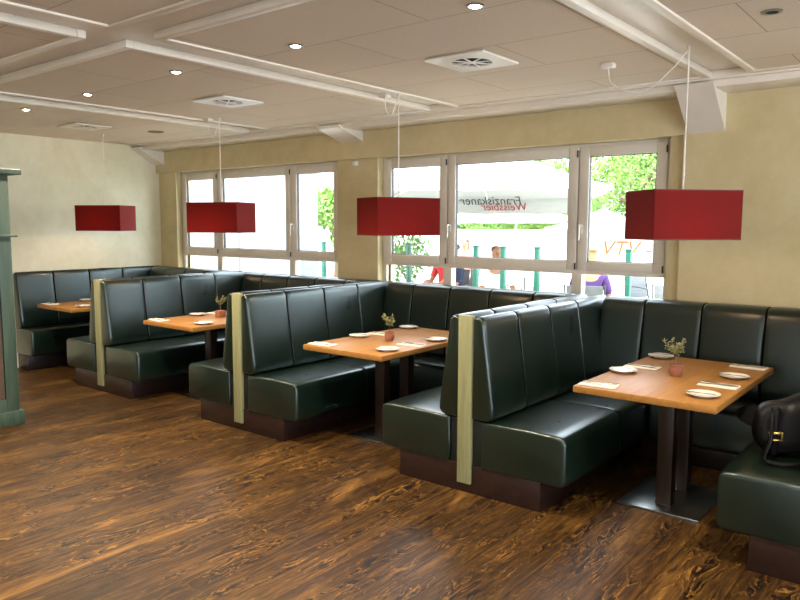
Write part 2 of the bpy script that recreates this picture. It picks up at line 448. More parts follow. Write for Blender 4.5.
wall_bench(-4.555+.15, -2.39-.15, -4.555+.68, -2.39-.68, 'green leather wall bench behind the second dining table')
wall_bench(-2.39+.15, -.25-.15, -2.39+.68, -.25-.68, 'green leather wall bench behind the nearest dining table')

# ------------------------------------------------------------------ tables
def make_table():
    root = empty('dining_table')
    bm = bmesh.new(); box(bm, -.385, .385, -.625, .66, .711, .75, .005)
    mesh_obj('tabletop', bm, M_beech, root)
    for y in (-.19, .11): mesh_obj('column', B(-.045, .045, y-.0, y+.08, .012, .712, .004), M_wenge, root)
    mesh_obj('base_plate', B(-.235, .235, -.30, .28, 0, .014, .003), M_steel, root)
    return root
TX = [-1.35, -3.53, -5.67, -7.78]; TY = 4.36
tl = ['oak-coloured dining table nearest the camera, beside the handbag bench', 'second dining table from the right, in the booth of the middle window',
      'third dining table from the right, partly hidden by a bench', 'farthest dining table, in the booth by the left wall']
T0 = make_table()
for i, x in enumerate(TX):
    t = T0 if i == 0 else copy_tree(T0)
    t.location = (x, TY, 0); tag(t, tl[i], 'table', 'booth dining tables')

def make_plate():
    bm = bmesh.new()
    lathe(bm, [(0, .003), (.04, .003), (.045, 0), (.05, .0), (.052, .004), (.068, .011), (.084, .0155), (.0855, .0175), (.083, .018), (.066, .014), (.05, .0075), (0, .0065)], 36)
    return mesh_obj('side_plate', bm, M_china, ang=1.2)
def make_knife(L=.19, name='butter_knife'):
    bm = bmesh.new(); h = L/2
    P = [(-h, .006), (-h+.02, .0075), (-.01, .005), (0, .0045), (.01, .0085), (h-.03, .0095), (h-.008, .006), (h, .001)]
    a = [bm.verts.new((x, w, z)) for z in (0, .0025) for x, w in P]; b = [bm.verts.new((x, -w, z)) for z in (0, .0025) for x, w in P]
    n = len(P)
    for i in range(n-1):
        bm.faces.new((a[i], a[i+1], b[i+1], b[i])); bm.faces.new((a[n+i], b[n+i], b[n+i+1], a[n+i+1]))
        bm.faces.new((a[i], a[n+i], a[n+i+1], a[i+1])); bm.faces.new((b[i], b[i+1], b[n+i+1], b[n+i]))
    bm.faces.new((a[0], b[0], b[n], a[n])); bm.faces.new((a[n-1], a[2*n-1], b[2*n-1], b[n-1]))
    return mesh_obj(name, bm, M_chrome)
def make_fork():
    bm = bmesh.new()
    tube(bm, curve_pts([(-.095, 0, .003), (-.04, 0, .0035), (.03, 0, .005), (.05, 0, .004)], 10), .0035, 6, radii=None)
    box(bm, .045, .065, -.011, .011, .002, .0045, .001)
    for k in range(4):
        y = -.0095+k*.0063
        tube(bm, [(.062, y, .0035), (.08, y, .0025), (.098, y, .005)], .0016, 6)
    return mesh_obj('fork', bm, M_chrome)
def make_napkin():
    bm = bmesh.new()
    for k in range(3): box(bm, -.105+k*.002, .105-k*.001, -.055+.001*k, .055-.002*k, .0005+k*.0025, .0026+k*.0025, .0008)
    return mesh_obj('napkin', bm, M_napkin)
def make_plant(k, square=False):
    root = empty('potted_olive'); rnd = random.Random(k)
    bm = bmesh.new()
    if square: box(bm, -.037, .037, -.037, .037, 0, .062, .006)
    else: lathe(bm, [(0, 0), (.028, 0), (.036, .02), (.038, .04), (.033, .052), (.036, .055), (.036, .066), (.030, .066), (.029, .054), (0, .054)], 20)
    tag(mesh_obj('pot', bm, M_terra, root), 'terracotta pot')
    bm = bmesh.new(); lathe(bm, [(0, .061), (.028, .058), (.0285, .05)], 14); mesh_obj('soil', bm, M_soil, root)
    bs = bmesh.new(); bl = bmesh.new()
    tube(bs, [(0, 0, .05), (.003, 0, .09), (0, .002, .125)], .0028, 6)
    ends = []
    for j in range(9):
        a = rnd.uniform(0, 2*PI); r = rnd.uniform(.025, .072); z = .125+rnd.uniform(.02, .085)-r*.25
        e = Vector((r*math.cos(a), r*math.sin(a), z)); p = [(0, .002, .11), (e.x*.45, e.y*.45, .125+(z-.125)*.35), e]
        pts = curve_pts(p, 8); tube(bs, pts, .0015, 5)
        for q in pts[2:]:
            for _ in range(2):
                d = Vector((rnd.gauss(0, 1), rnd.gauss(0, 1), rnd.gauss(.8, .6))).normalized(); s = d.orthogonal().normalized()
                L = rnd.uniform(.018, .032); w = rnd.uniform(.0035, .005); c = d.cross(s)
                v = [bl.verts.new(q), bl.verts.new(q+d*L*.5+s*w+c*.001), bl.verts.new(q+d*L), bl.verts.new(q+d*L*.5-s*w+c*.001)]
                m_ = bl.verts.new(q+d*L*.5-c*.0015)
                for i in range(4): bl.faces.new((v[i], v[(i+1) % 4], m_))
    mesh_obj('stem', bs, M_stem, root); mesh_obj('foliage', bl, M_leaf, root, smooth=False)
    return root
pl0, bk0, nk0, tk0, fk0 = make_plate(), make_knife(.15), make_napkin(), make_knife(.2, 'table_knife'), make_fork()
used = set()
def put(o, loc, rz, label, cat, group):
    c = o if o.name not in used else copy_tree(o)
    used.add(o.name); c.location = loc; c.rotation_euler = (0, 0, rz); tag(c, label, cat, group); return c
tn = ['nearest', 'second', 'third', 'farthest']
PL = [(.27, -.43, 'front right'), (-.31, -.08, 'front left'), (.28, .16, 'back right'), (-.29, .55, 'back left')]
NP = [(-.27, -.53, 'front left'), (.26, -.12, 'front right'), (-.27, .14, 'back left'), (.26, .56, 'back right')]
show_p = {0: (0, 1, 2, 3), 1: (0, 1, 2, 3), 2: (0, 1, 3), 3: (0, 1)}
show_n = {0: (0, 1, 2, 3), 1: (0, 1, 2, 3), 2: (0, 2), 3: (0,)}
rr = random.Random(3)
for i, cx in enumerate(TX):
    for k in show_p[i]:
        dx, dy, w = PL[k]; x, y = cx+dx+rr.uniform(-.01, .01), TY+dy+rr.uniform(-.01, .01); rz = rr.uniform(-.2, .2)+(PI if dx > 0 else 0)
        put(pl0, (x, y, .7505), rz, 'round cream side plate at the %s setting of the %s dining table' % (w, tn[i]), 'plate', 'side plates')
        put(bk0, (x-.01, y+(.02 if dx < 0 else -.02), .7695), rz+.15, 'small knife across the side plate at the %s setting of the %s dining table' % (w, tn[i]), 'knife', 'butter knives')
    for k in show_n[i]:
        dx, dy, w = NP[k]; x, y = cx+dx, TY+dy; rz = rr.uniform(-.08, .08)+(PI if dx > 0 else 0)
        put(nk0, (x, y, .7505), rz, 'folded white napkin at the %s setting of the %s dining table' % (w, tn[i]), 'napkin', 'napkins')
        R = Matrix.Rotation(rz, 3, 'Z')
        a = Vector((x, y, .7595))+R @ Vector((.0, .022, 0)); put(fk0, a, rz+.1, 'fork lying on the napkin at the %s setting of the %s dining table' % (w, tn[i]), 'fork', 'forks')
        a = Vector((x, y, .7595))+R @ Vector((.0, -.02, 0)); put(tk0, a, rz-.1, 'table knife lying on the napkin at the %s setting of the %s dining table' % (w, tn[i]), 'knife', 'table knives')
for i, (x, y, sq) in enumerate(((-1.371, 4.37, False), (-3.53, 4.29, False), (-5.70, 4.35, True))):
    p = make_plant(i+4, sq); p.location = (x, y, .7505); s_ = 1.02 if i else 1.1; p.scale = (s_,)*3
    tag(p, 'small potted olive sprig standing on the %s dining table' % tn[i], 'plant', 'table plants')

# ------------------------------------------------------------------ pendant lamps
def make_lamp(i, x, ang, ztop, rose):
    root = empty('pendant_lamp', (x, TY, 0))
    hx, hy, z0, z1 = .27, .17, 1.568, 1.846
    rot = Matrix.Rotation(math.radians(ang), 4, 'Z')
    bm = bmesh.new(); t = .003
    for a in ((-hx, hx, -hy, -hy+t), (-hx, hx, hy-t, hy), (-hx, -hx+t, -hy, hy), (hx-t, hx, -hy, hy)): box(bm, a[0], a[1], a[2], a[3], z0, z1, 0, mat=rot)
    mesh_obj('lamp_shade', bm, M_shade, root, smooth=False)
    bm = bmesh.new()
    for z in (z0, z1):
        for a in ((-hx, hx, -hy-.001, -hy+.004), (-hx, hx, hy-.004, hy+.001), (-hx-.001, -hx+.004, -hy, hy), (hx-.004, hx+.001, -hy, hy)):
            box(bm, a[0], a[1], a[2], a[3], z-.003, z+.003, 0, mat=rot)
    for a in (-1, 1):
        tube(bm, [rot @ Vector((-hx, a*hy, z1-.004)), rot @ Vector((hx, -a*hy, z1-.004))], .003, 6)
    mesh_obj('shade_frame', bm, simple('shade_edge', lin(112, 34, 30), .6), root)
    bm = bmesh.new(); lathe(bm, [(0, 1.72), (.02, 1.72), (.022, 1.80), (.01, 1.85), (0, 1.85)], 14); mesh_obj('socket', bm, M_white_plastic, root)
    bm = bmesh.new(); lathe(bm, [(0, 1.63), (.02, 1.636), (.032, 1.66), (.028, 1.69), (.014, 1.72), (0, 1.72)], 16); mesh_obj('bulb', bm, M_bulb, root)
    bm = bmesh.new(); tube(bm, [(0, 0, 1.85), (.0, 0, ztop)], .0042, 8); lathe(bm, [(0, 1.93), (.006, 1.93), (.006, 1.955), (0, 1.955)], 8); mesh_obj('cord', bm, M_cord, root)
    bm = bmesh.new(); lathe(bm, [(0, ztop), (.012, ztop), (.012, ztop-.02), (.004, ztop-.03), (0, ztop-.03)], 12); mesh_obj('ceiling_hook', bm, M_white_plastic, root)
    if rose:
        rx, ry, zl = rose
        bm = bmesh.new(); box(bm, rx-.04, rx+.04, ry-.03, ry+.03, ZC-.03, ZC, .006); mesh_obj('ceiling_rose', bm, M_white_plastic, root)
        bm = bmesh.new(); tube(bm, curve_pts([(rx, ry, ZC-.03), (rx*.93, ry*.9, ZC-.07-.3*zl), (rx*.55, ry*.5, ZC-zl), (rx*.2, ry*.2, ZC-zl*.45), (0, 0, ztop-.02)], 28), .004, 6)
        mesh_obj('slack_cord', bm, M_cord, root)
    ld = bpy.data.lights.new('bulb_light', 'POINT'); ld.energy = 1.6; ld.color = (1, .66, .38); ld.shadow_soft_size = .03
    lo = bpy.data.objects.new('bulb_light', ld); COL.objects.link(lo); lo.parent = root; lo.location = (0, 0, 1.60)
    tag(root, 'red rectangular pendant lamp hanging over the %s dining table' % tn[i], 'lamp', 'red pendant lamps')
for i, (x, a, zt, rs) in enumerate(((-1.37, 48, ZT, (-.49, .02, .20)), (-3.50, 68, ZC, (-.11, -.03, .17)), (-5.665, 20, ZC, (-.13, -.03, .17)), (-7.75, 30, ZC, None))):
    make_lamp(i, x, a, zt, rs)

# ------------------------------------------------------------------ ceiling fittings
def make_down():
    root = empty('downlight')
    bm = bmesh.new(); lathe(bm, [(.028, 0), (.042, 0), (.044, -.004), (.040, -.008), (.030, -.008), (.028, -.002), (.028, 0)], 24); mesh_obj('ring', bm, M_steel, root)
    bm = bmesh.new(); lathe(bm, [(0, -.010), (.012, -.012), (.024, -.006), (.028, -.001), (0, -.0005)], 20); mesh_obj('bulb', bm, M_down, root)
    return root
D0 = make_down()
dpos = [(-1.86, 2.87), (-3.05, 2.88), (-4.18, 2.88), (-5.44, 2.95), (-6.58, 3.0)]
extra = [(-7.6, 1.2), (-6.6, 1.0), (-5.3, 1.0), (-4.2, 1.0), (-3.0, 1.0), (-1.9, 1.0), (-.5, 1.0), (-7.3, -1.3), (-5.3, -1.3), (-3.2, -1.3), (-1.0, -1.3), (1.5, -1.3), (1.6, 1.0), (-.2, 2.9), (2.2, 2.9)]
dlab = ['round ceiling spotlight nearest the camera, above the large air vent', 'round ceiling spotlight second from the right, right of the long white ceiling channel',
        'round ceiling spotlight just left of the long white ceiling channel', 'round ceiling spotlight fourth from the right', 'round ceiling spotlight leftmost of the row']
for i, (x, y) in enumerate(dpos+extra):
    o = D0 if i == 0 else copy_tree(D0); o.location = (x, y, ZC)
    tag(o, dlab[i] if i < 5 else 'round ceiling spotlight over the open floor, out of view', 'ceiling light', 'ceiling spotlights')
    ld = bpy.data.lights.new('spot', 'SPOT'); ld.energy = 30; ld.color = (1, .86, .68); ld.spot_size = math.radians(120); ld.spot_blend = .8; ld.shadow_soft_size = .03
    lo = bpy.data.objects.new('spot_light', ld); COL.objects.link(lo); lo.parent = o; lo.location = (0, 0, -.03)
def vent(x, y, w, label, n=8, tone=M_white_plastic):
    root = empty('ceiling_vent', (x, y, ZC)); h = w/2; r = h*.60
    bm = bmesh.new()   # square plate with a round opening
    seg = 32; outer = []; inner = []
    for i in range(seg):
        a = 2*PI*i/seg; c, s = math.cos(a), math.sin(a); k = h/max(abs(c), abs(s))
        outer.append(bm.verts.new((k*c, k*s, -.016))); inner.append(bm.verts.new((r*c, r*s, -.016)))
    oc = [bm.verts.new((v.co.x, v.co.y, -.004)) for v in outer]; ic = [bm.verts.new((v.co.x, v.co.y, -.004)) for v in inner]
    for i in range(seg):
        j = (i+1) % seg
        bm.faces.new((outer[i], outer[j], inner[j], inner[i])); bm.faces.new((outer[i], oc[i], oc[j], outer[j])); bm.faces.new((inner[i], inner[j], ic[j], ic[i]))
        bm.faces.new((oc[i], ic[i], ic[j], oc[j]))
    mesh_obj('plate', bm, tone, root, ang=.4)
    bm = bmesh.new(); lathe(bm, [(0, -.002), (r, -.002), (r, 0), (0, 0)], 24); mesh_obj('recess', bm, M_dark, root)
    bm = bmesh.new()
    for k in range(n):
        box(bm, .02, r+.002, -.006, .006, -.018, -.012, .001, mat=Matrix.Rotation(2*PI*k/n+.2, 4, 'Z'))
    mesh_obj('swirl_blades', bm, tone, root, smooth=False)
    bm = bmesh.new(); lathe(bm, [(0, -.021), (.022, -.020), (.026, -.012), (0, -.010)], 16); mesh_obj('hub', bm, tone, root)
    tag(root, label, 'vent', 'square ceiling vents'); return root
vent(-2.475, 3.79, .41, 'square white ceiling vent nearest the camera, with round swirl grille')
vent(-4.82, 3.80, .40, 'square white ceiling vent in the middle, left of the long white channel')
vent(-7.22, 3.87, .38, 'square dull ceiling vent farthest away, over the left table', tone=M_frame)
def disc(name, x, y, z, r, mat, label, cat):
    bm = bmesh.new(); lathe(bm, [(0, -.012), (r*.7, -.012), (r, -.006), (r, 0), (0, 0)], 24); o = mesh_obj(name, bm, mat); o.location = (x, y, z); tag(o, label, cat); return o
disc('ceiling_speaker', -7.05, 4.58, ZC, .085, simple('taupe_grille', lin(120, 104, 84), .6), 'small round brownish disc on the ceiling near the left corner', 'speaker')
rt = empty('recessed_light', (-.825, 3.80, ZC))
bm = bmesh.new(); lathe(bm, [(.030, 0), (.046, 0), (.047, -.005), (.03, -.006), (.03, 0)], 22); mesh_obj('ring', bm, M_steel, rt)
bm = bmesh.new(); lathe(bm, [(0, -.001), (.03, -.003), (.03, 0)], 18); mesh_obj('dark_lens', bm, M_dark, rt)
tag(rt, 'unlit dark recessed ceiling light at the upper right', 'ceiling light')
bm = bmesh.new(); lathe(bm, [(0, .045), (.02, .042), (.032, .02), (.035, 0), (0, 0)], 20, Matrix.Rotation(PI/2, 4, 'X'))
o = mesh_obj('motion_sensor', bm, M_white_plastic); o.location = (-5.01, 5.549, 2.262); tag(o, 'small round white sensor on the pillar between the windows', 'sensor')

# ------------------------------------------------------------------ green cabinet at the left edge
cab = empty('tall_cabinet', (-6.1, 2.61, 0))
bm = bmesh.new(); box(bm, -.45, -.012, -1.35, 0, .03, 2.04, .004)
box(bm, -.014, 0, -.10, 0, .03, 2.035, .003); box(bm, -.014, 0, -1.35, -1.25, .03, 2.035, .003)
box(bm, -.014, 0, -1.25, -.10, .03, .22, .003); box(bm, -.014, 0, -1.25, -.10, 1.90, 2.035, .003); box(bm, -.014, 0, -1.25, -.10, 1.50, 1.58, .003)
mesh_obj('carcass', bm, M_cab, cab)
tag(mesh_obj('inset_panel', B(-.013, -.006, -1.24, -.11, 1.585, 1.895), M_cabin, cab), 'brown inset panel')
tag(mesh_obj('inset_panel', B(-.013, -.006, -1.24, -.11, .225, 1.495), M_cabin, cab), 'brown inset panel')
bm = bmesh.new(); box(bm, -.5, .06, -1.4, .085, 2.035, 2.078, .008); mesh_obj('top_board', bm, M_cab, cab)
bm = bmesh.new(); box(bm, -.46, .025, -1.38, .045, 1.538, 1.556, .005); mesh_obj('ledge', bm, M_cab, cab)
bm = bmesh.new(); box(bm, -.47, .02, -1.38, .03, 0, .115, .004); mesh_obj('base_moulding', bm, M_cab, cab)
tag(cab, 'tall dark green wooden cabinet standing at the left edge', 'cabinet')

# ------------------------------------------------------------------ handbag on the right bench
M_bag = simple('black_purple_leather', lin(9, 7, 10), .42, var=.2, bump=.15, bscale=30, Specular_IOR_Level=.2)
M_gold = simple('brass_buckle', lin(190, 160, 90), .25, 1)
bag = empty('handbag', (-.64, 4.14, .478), .45); bag.scale = (1.1, 1.1, 1.2)
bm = bmesh.new(); bmesh.ops.create_uvsphere(bm, u_segments=32, v_segments=18, radius=1)
for v in bm.verts:
    c = v.co; sx = math.copysign(abs(c.x)**.6, c.x); sy = math.copysign(abs(c.y)**.7, c.y); sz = math.copysign(abs(c.z)**.65, c.z)
    top = (sz+1)/2
    w = .23*(1-.18*top**2); d = .125*(1-.45*top)
    fold = .012*math.sin(7*sx+2*sz)*(.3+top)
    v.co = (sx*w, sy*d+fold, .125+sz*.125+.012*math.cos(5*sx))
mesh_obj('bag_body', bm, M_bag, bag, ang=2)
bm = bmesh.new(); tube(bm, curve_pts([(-.13, -.06, .20), (-.17, -.13, .20), (-.19, -.19, .10), (-.21, -.20, .015), (-.10, -.23, .012), (.02, -.17, .04), (.10, -.07, .2)], 40), .009, 8)
mesh_obj('carry_strap', bm, M_bag, bag)
bm = bmesh.new(); box(bm, -.19, -.13, -.155, -.135, .11, .125, .004); box(bm, -.19, -.13, -.155, -.135, .085, .093, .003); box(bm, -.19, -.182, -.155, -.14, .085, .125, .002); box(bm, -.138, -.13, -.155, -.14, .085, .125, .002)
tag(mesh_obj('buckle', bm, M_gold, bag), 'brass buckle')
bm = bmesh.new()
box(bm, -.175, -.145, -.142, -.10, .02, .22, .006); mesh_obj('buckle_strap', bm, M_bag, bag)
tag(bag, 'black glossy handbag with brass buckle lying on the right bench', 'bag')
# draped dark jacket
M_jack = simple('black_cloth', lin(14, 13, 15), .8, var=.2, bump=.3, bscale=40)
bm = bmesh.new(); nx, ny = 28, 28; rj = random.Random(5); g = []
for i in range(nx+1):
    row = []
    for j in range(ny+1):
        u, v = i/nx, j/ny
        x = -.31+.62*u; y = -.30+.62*v; r = max(abs(2*u-1), abs(2*v-1))
        x += .03*math.sin(6*v+1); y += .03*math.sin(7*u)
        z = .012+.05*(1-r**3)+.018*(1+math.sin(9*u+4*v+math.sin(6*v)))*(1-r**4)+.012*(1+math.sin(17*v-5*u))*(1-r**2)+.10*max(0, u-.3)*(1-r**2)
        row.append((x, y, z))
    g.append(row)
tp = [[bm.verts.new(p) for p in r] for r in g]; bt = [[bm.verts.new((p[0], p[1], max(.001, p[2]-.01))) for p in r] for r in g]
for i in range(nx):
    for j in range(ny):
        bm.faces.new((tp[i][j], tp[i+1][j], tp[i+1][j+1], tp[i][j+1])); bm.faces.new((bt[i][j], bt[i][j+1], bt[i+1][j+1], bt[i+1][j]))
for i in range(nx):
    bm.faces.new((tp[i][0], bt[i][0], bt[i+1][0], tp[i+1][0])); bm.faces.new((tp[i][ny], tp[i+1][ny], bt[i+1][ny], bt[i][ny]))
    bm.faces.new((tp[0][i], tp[0][i+1], bt[0][i+1], bt[0][i])); bm.faces.new((tp[nx][i], bt[nx][i], bt[nx][i+1], tp[nx][i+1]))
o = mesh_obj('jacket', bm, M_jack, ang=2); o.location = (-.72, 4.70, .482); o.rotation_euler = (0, 0, .5)
tag(o, 'black jacket heaped on the right bench behind the handbag', 'jacket')

# ================================================================== OUTSIDE
M_pave = simple('terrace_paving', lin(198, 194, 184), .8, var=.08, vscale=3, bump=.2)
S('ground', B(-40, 25, YN+.3, 45, -.1, -.02), M_pave, smooth=False)
M_canvas = None
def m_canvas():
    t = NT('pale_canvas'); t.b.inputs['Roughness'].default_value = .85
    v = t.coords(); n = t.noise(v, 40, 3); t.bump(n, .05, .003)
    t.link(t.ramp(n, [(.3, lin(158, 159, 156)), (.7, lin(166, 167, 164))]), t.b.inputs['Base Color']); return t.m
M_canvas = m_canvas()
M_white = simple('white_panel', lin(240, 240, 238), .6, var=.02)
M_teal = simple('teal_metal', lin(12, 82, 68), .45)
M_blacktext = simple('black_print', lin(30, 34, 34), .7)
M_redtext = simple('red_print', lin(150, 16, 28), .7)
M_orange = simple('orange_print', lin(214, 104, 40), .7)
M_bark = simple('bark', lin(110, 92, 72), .9, var=.3, bump=.5, bscale=15)
M_fol = simple('tree_leaves', lin(104, 140, 56), .5, var=.35, vscale=1.5)
M_hedge = simple('hedge_leaves', lin(72, 108, 44), .55, var=.4, vscale=3)

def text_mesh(name, s, size, mat, parent, mtx, shear=.25, extrude=.002):
    cu = bpy.data.curves.new(name, 'FONT'); cu.body = s; cu.size = size; cu.shear = shear; cu.extrude = extrude
    cu.align_x = 'CENTER'; cu.align_y = 'CENTER'
    o = bpy.data.objects.new(name, cu); COL.objects.link(o)
    dg = bpy.context.evaluated_depsgraph_get(); me = bpy.data.meshes.new_from_object(o.evaluated_get(dg))
    bpy.data.objects.remove(o); me.materials.clear(); me.materials.append(mat)
    me.transform(mtx)
    n = bpy.data.objects.new(name, me); COL.objects.link(n)
    if parent: n.parent = parent
    return n

def umbrella(x, y, rz, half, zr, za, label, val=.16, text=False):
    root = empty('parasol', (x, y, 0), rz)
    bm = bmesh.new()
    N = 10; top = bm.verts.new((0, 0, za))
    cor = [(-half, -half), (half, -half), (half, half), (-half, half)]
    for k in range(4):
        a, b = Vector(cor[k]), Vector(cor[(k+1) % 4]); rows = []
        for i in range(1, N+1):
            t = i/N; row = []
            for j in range(9):
                p = a.lerp(b, j/8)*t; sag = .06*math.sin(PI*j/8)*t
                z = za+(zr-za)*t-.05*math.sin(PI*t)-sag*.6
                row.append(bm.verts.new((p.x, p.y, z)))
            rows.append(row)
        for j in range(8): bm.faces.new((top, rows[0][j], rows[0][j+1]))
        for r, q in zip(rows, rows[1:]):
            for j in range(8): bm.faces.new((r[j], q[j], q[j+1], r[j+1]))
        e = rows[-1]; vv = val if (k == 2 or not text) else .03; low = [bm.verts.new((v.co.x*1.005, v.co.y*1.005, zr-vv-.008*math.cos(j*PI))) for j, v in enumerate(e)]
        for j in range(8): bm.faces.new((e[j], low[j], low[j+1], e[j+1]))
    c = mesh_obj('canopy', bm, M_canvas, root, ang=.35)
    md = c.modifiers.new('thick', 'SOLIDIFY'); md.thickness = .004
    bm = bmesh.new()
    if text: tube(bm, curve_pts([(-half-.35, half+.1, .05), (-half-.35, half+.1, 2.3), (-half*.7, half*.72, za+.25), (0, 0, za+.30), (0, 0, za-.1)], 30), .035, 10)
    else: tube(bm, [(0, 0, .05), (0, 0, za+.06)], .028, 10)
    mesh_obj('pole', bm, M_white, root)
    bm = bmesh.new()
    for cx_, cy_ in cor+[(0, half), (0, -half), (half, 0), (-half, 0)]: tube(bm, [(0, 0, za-.12), (cx_*.5, cy_*.5, (za+zr)/2-.09), (cx_*.98, cy_*.98, zr-.03)], .010, 6)
    mesh_obj('ribs', bm, M_white, root)
    ox, oy = (-half-.35, half+.1) if text else (0, 0)
    mesh_obj('base', B(ox-.35, ox+.35, oy-.35, oy+.35, -.02, .06, .01), M_white, root)
    if text:
        # printed on the canopy's outer face at the far side, seen reversed from beneath
        ny = half*1.0
        m = Matrix.Translation((text_x, ny+.008, zr-val*.55)) @ Matrix.Rotation(PI, 4, 'Z') @ Matrix.Rotation(PI/2, 4, 'X')
        m2 = Matrix.Translation((text_x+.0, ny-.006, zr-val*.55)) @ Matrix.Rotation(PI, 4, 'Z') @ Matrix.Rotation(PI/2, 4, 'X')
        text_mesh('printed_lettering', 'Weissbier', .185, M_redtext, root, m2 @ Matrix.Translation((-.22, -.01, 0)))
        sl = math.atan2(za-zr, half)
        yy = half*.93; zz = zr+(za-zr)*.07-.115
        m3 = Matrix.Translation((text_x, yy, zz)) @ Matrix.Rotation(PI, 4, 'Z') @ Matrix.Rotation(PI/2-sl*0, 4, 'X')
        text_mesh('printed_lettering', 'Franziskaner', .20, M_blacktext, root, m3)
    tag(root, label, 'parasol', 'white terrace parasols'); return root
text_x = .08
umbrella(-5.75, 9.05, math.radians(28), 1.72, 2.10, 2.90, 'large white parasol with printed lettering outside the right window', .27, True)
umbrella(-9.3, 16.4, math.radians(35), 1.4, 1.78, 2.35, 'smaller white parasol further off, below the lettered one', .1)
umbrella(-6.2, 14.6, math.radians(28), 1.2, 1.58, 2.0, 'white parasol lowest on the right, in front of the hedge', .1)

# white marquee beyond the left window
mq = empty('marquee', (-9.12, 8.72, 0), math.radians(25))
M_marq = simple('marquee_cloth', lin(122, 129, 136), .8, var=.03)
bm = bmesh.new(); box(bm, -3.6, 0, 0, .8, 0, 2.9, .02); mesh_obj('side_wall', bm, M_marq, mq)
bm = bmesh.new()
for x in (-3.6, -2.4, -1.2, -.02): tube(bm, [(x, -.03, 0), (x, -.03, 2.9)], .02, 8)
mesh_obj('frame_tubes', bm, M_marq, mq)
bm = bmesh.new(); a = []; b = []
for k in range(13):
    t = k/12; x = -3.75+3.85*t; z = 2.9+.4*math.sin(PI*t); a.append(bm.verts.new((x, -.1, z))); b.append(bm.verts.new((x, .9, z)))
a2 = [bm.verts.new((v.co.x, -.1, 2.88)) for v in a]; b2 = [bm.verts.new((v.co.x, .9, 2.88)) for v in b]
for k in range(12):
    bm.faces.new((a[k], a[k+1], b[k+1], b[k])); bm.faces.new((a[k], a2[k], a2[k+1], a[k+1])); bm.faces.new((b[k], b[k+1], b2[k+1], b2[k])); bm.faces.new((a2[k], b2[k], b2[k+1], a2[k+1]))
bm.faces.new((a[0], b[0], b2[0], a2[0])); bm.faces.new((a[12], a2[12], b2[12], b[12]))
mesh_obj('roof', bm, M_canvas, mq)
tag(mq, 'white marquee filling the view through the left window', 'tent')

# low white hoarding with orange letters
hb = empty('banner_wall', (-8.0, 14, 0), .12)
mesh_obj('hoarding', B(-6, 6.5, 0, .12, 0, 1.50, .01), M_white, hb)
text_mesh('lettering', 'VTV - 1', .42, M_orange, hb, Matrix.Translation((2.6, -.01, 1.16)) @ Matrix.Rotation(PI/2, 4, 'X'))
bm = bmesh.new(); box(bm, -6.02, 6.52, -.01, .13, 1.50, 1.54, .005); mesh_obj('cap_rail', bm, simple('peach_paint', lin(240, 196, 168), .7, var=.03), hb)
tag(hb, 'low white hoarding with orange letters beyond the terrace', 'hoarding')

# teal fence posts
pt0 = None
px = [(-7.9, 'leftmost, beside the marquee'), (-6.23, 'outside the left pane of the right window'), (-5.12, 'outside the middle pane, left one of the pair'), (-4.71, 'outside the middle pane, right one of the pair'), (-4.23, 'outside the middle pane, near its right edge'), (-3.08, 'outside the right pane')]
for i, (x, w) in enumerate(px):
    if pt0 is None:
        pt0 = empty('fence_post'); mesh_obj('post', B(-.03, .03, -.03, .03, -.02, 1.36, .006), M_teal, pt0)
        mesh_obj('cap', B(-.036, .036, -.036, .036, 1.355, 1.38, .008), M_teal, pt0)
        mesh_obj('foot_plate', B(-.06, .06, -.06, .06, -.02, -.008, .002), M_teal, pt0); o = pt0
    else: o = copy_tree(pt0)
    o.location = (x, 8.0, 0); tag(o, 'teal metal fence post, '+w, 'post', 'teal fence posts')

# trees and hedge
def leaves(bm, center, rad, n, size, rnd, shell=.55):
    for _ in range(n):
        d = Vector((rnd.gauss(0, 1), rnd.gauss(0, 1), rnd.gauss(0, 1))).normalized()
        r = rnd.uniform(shell, 1)**.7
        p = Vector(center)+Vector((d.x*rad[0]*r, d.y*rad[1]*r, d.z*rad[2]*r))
        a = Vector((rnd.gauss(0, 1), rnd.gauss(0, 1), rnd.gauss(0, 1))).normalized(); b = a.orthogonal().normalized(); s = size*rnd.uniform(.6, 1.3)
        v = [bm.verts.new(p+a*s), bm.verts.new(p+b*s*.45), bm.verts.new(p-a*s), bm.verts.new(p-b*s*.45)]
        bm.faces.new(v)
def tree(x, y, h, rx, rz_, label, seed, n=2600, base=None):
    rnd = random.Random(seed); root = empty('tree', (x, y, 0)); bm = bmesh.new(); bl = bmesh.new()
    zc = base if base else h-rz_
    tube(bm, [(0, 0, -.02), (.05, .03, zc*.6), (0, 0, zc)], .1, 10, radii=[.16, .12, .08])
    for k in range(9):
        a = rnd.uniform(0, 2*PI); r = rnd.uniform(.3, .75)*rx; z = zc+rnd.uniform(-.5, .7)*rz_
        c = (r*math.cos(a), r*math.sin(a), z)
        tube(bm, [(0, 0, zc*.8), (c[0]*.5, c[1]*.5, (zc*.8+z)/2), c], .03, 6, radii=[.06, .04, .02])
        leaves(bl, c, (rx*.5, rx*.5, rz_*.5), n//9, .065, rnd)
    mesh_obj('trunk', bm, M_bark, root); mesh_obj('crown', bl, M_fol, root, smooth=False)
    tag(root, label, 'tree', 'trees beyond the terrace')
tree(-7.05, 18.4, 4.7, 2.25, 1.95, 'leafy green tree outside the right pane of the right window', 1, 15000)
tree(-10.8, 20.4, 4.0, 2.4, 1.7, 'leafy green tree behind the parasols, right of centre', 2, 14000)
tree(-11.3, 11.9, 2.5, .9, .95, 'small green tree beside the white marquee outside the left window', 4, 5200)
bm = bmesh.new(); rnd = random.Random(11)
for k in range(44): leaves(bm, (-9+.42*k, rnd.uniform(-.2, .2), rnd.uniform(.5, 1.25)), (.5, .4, .55), 420, .10, rnd, .2)
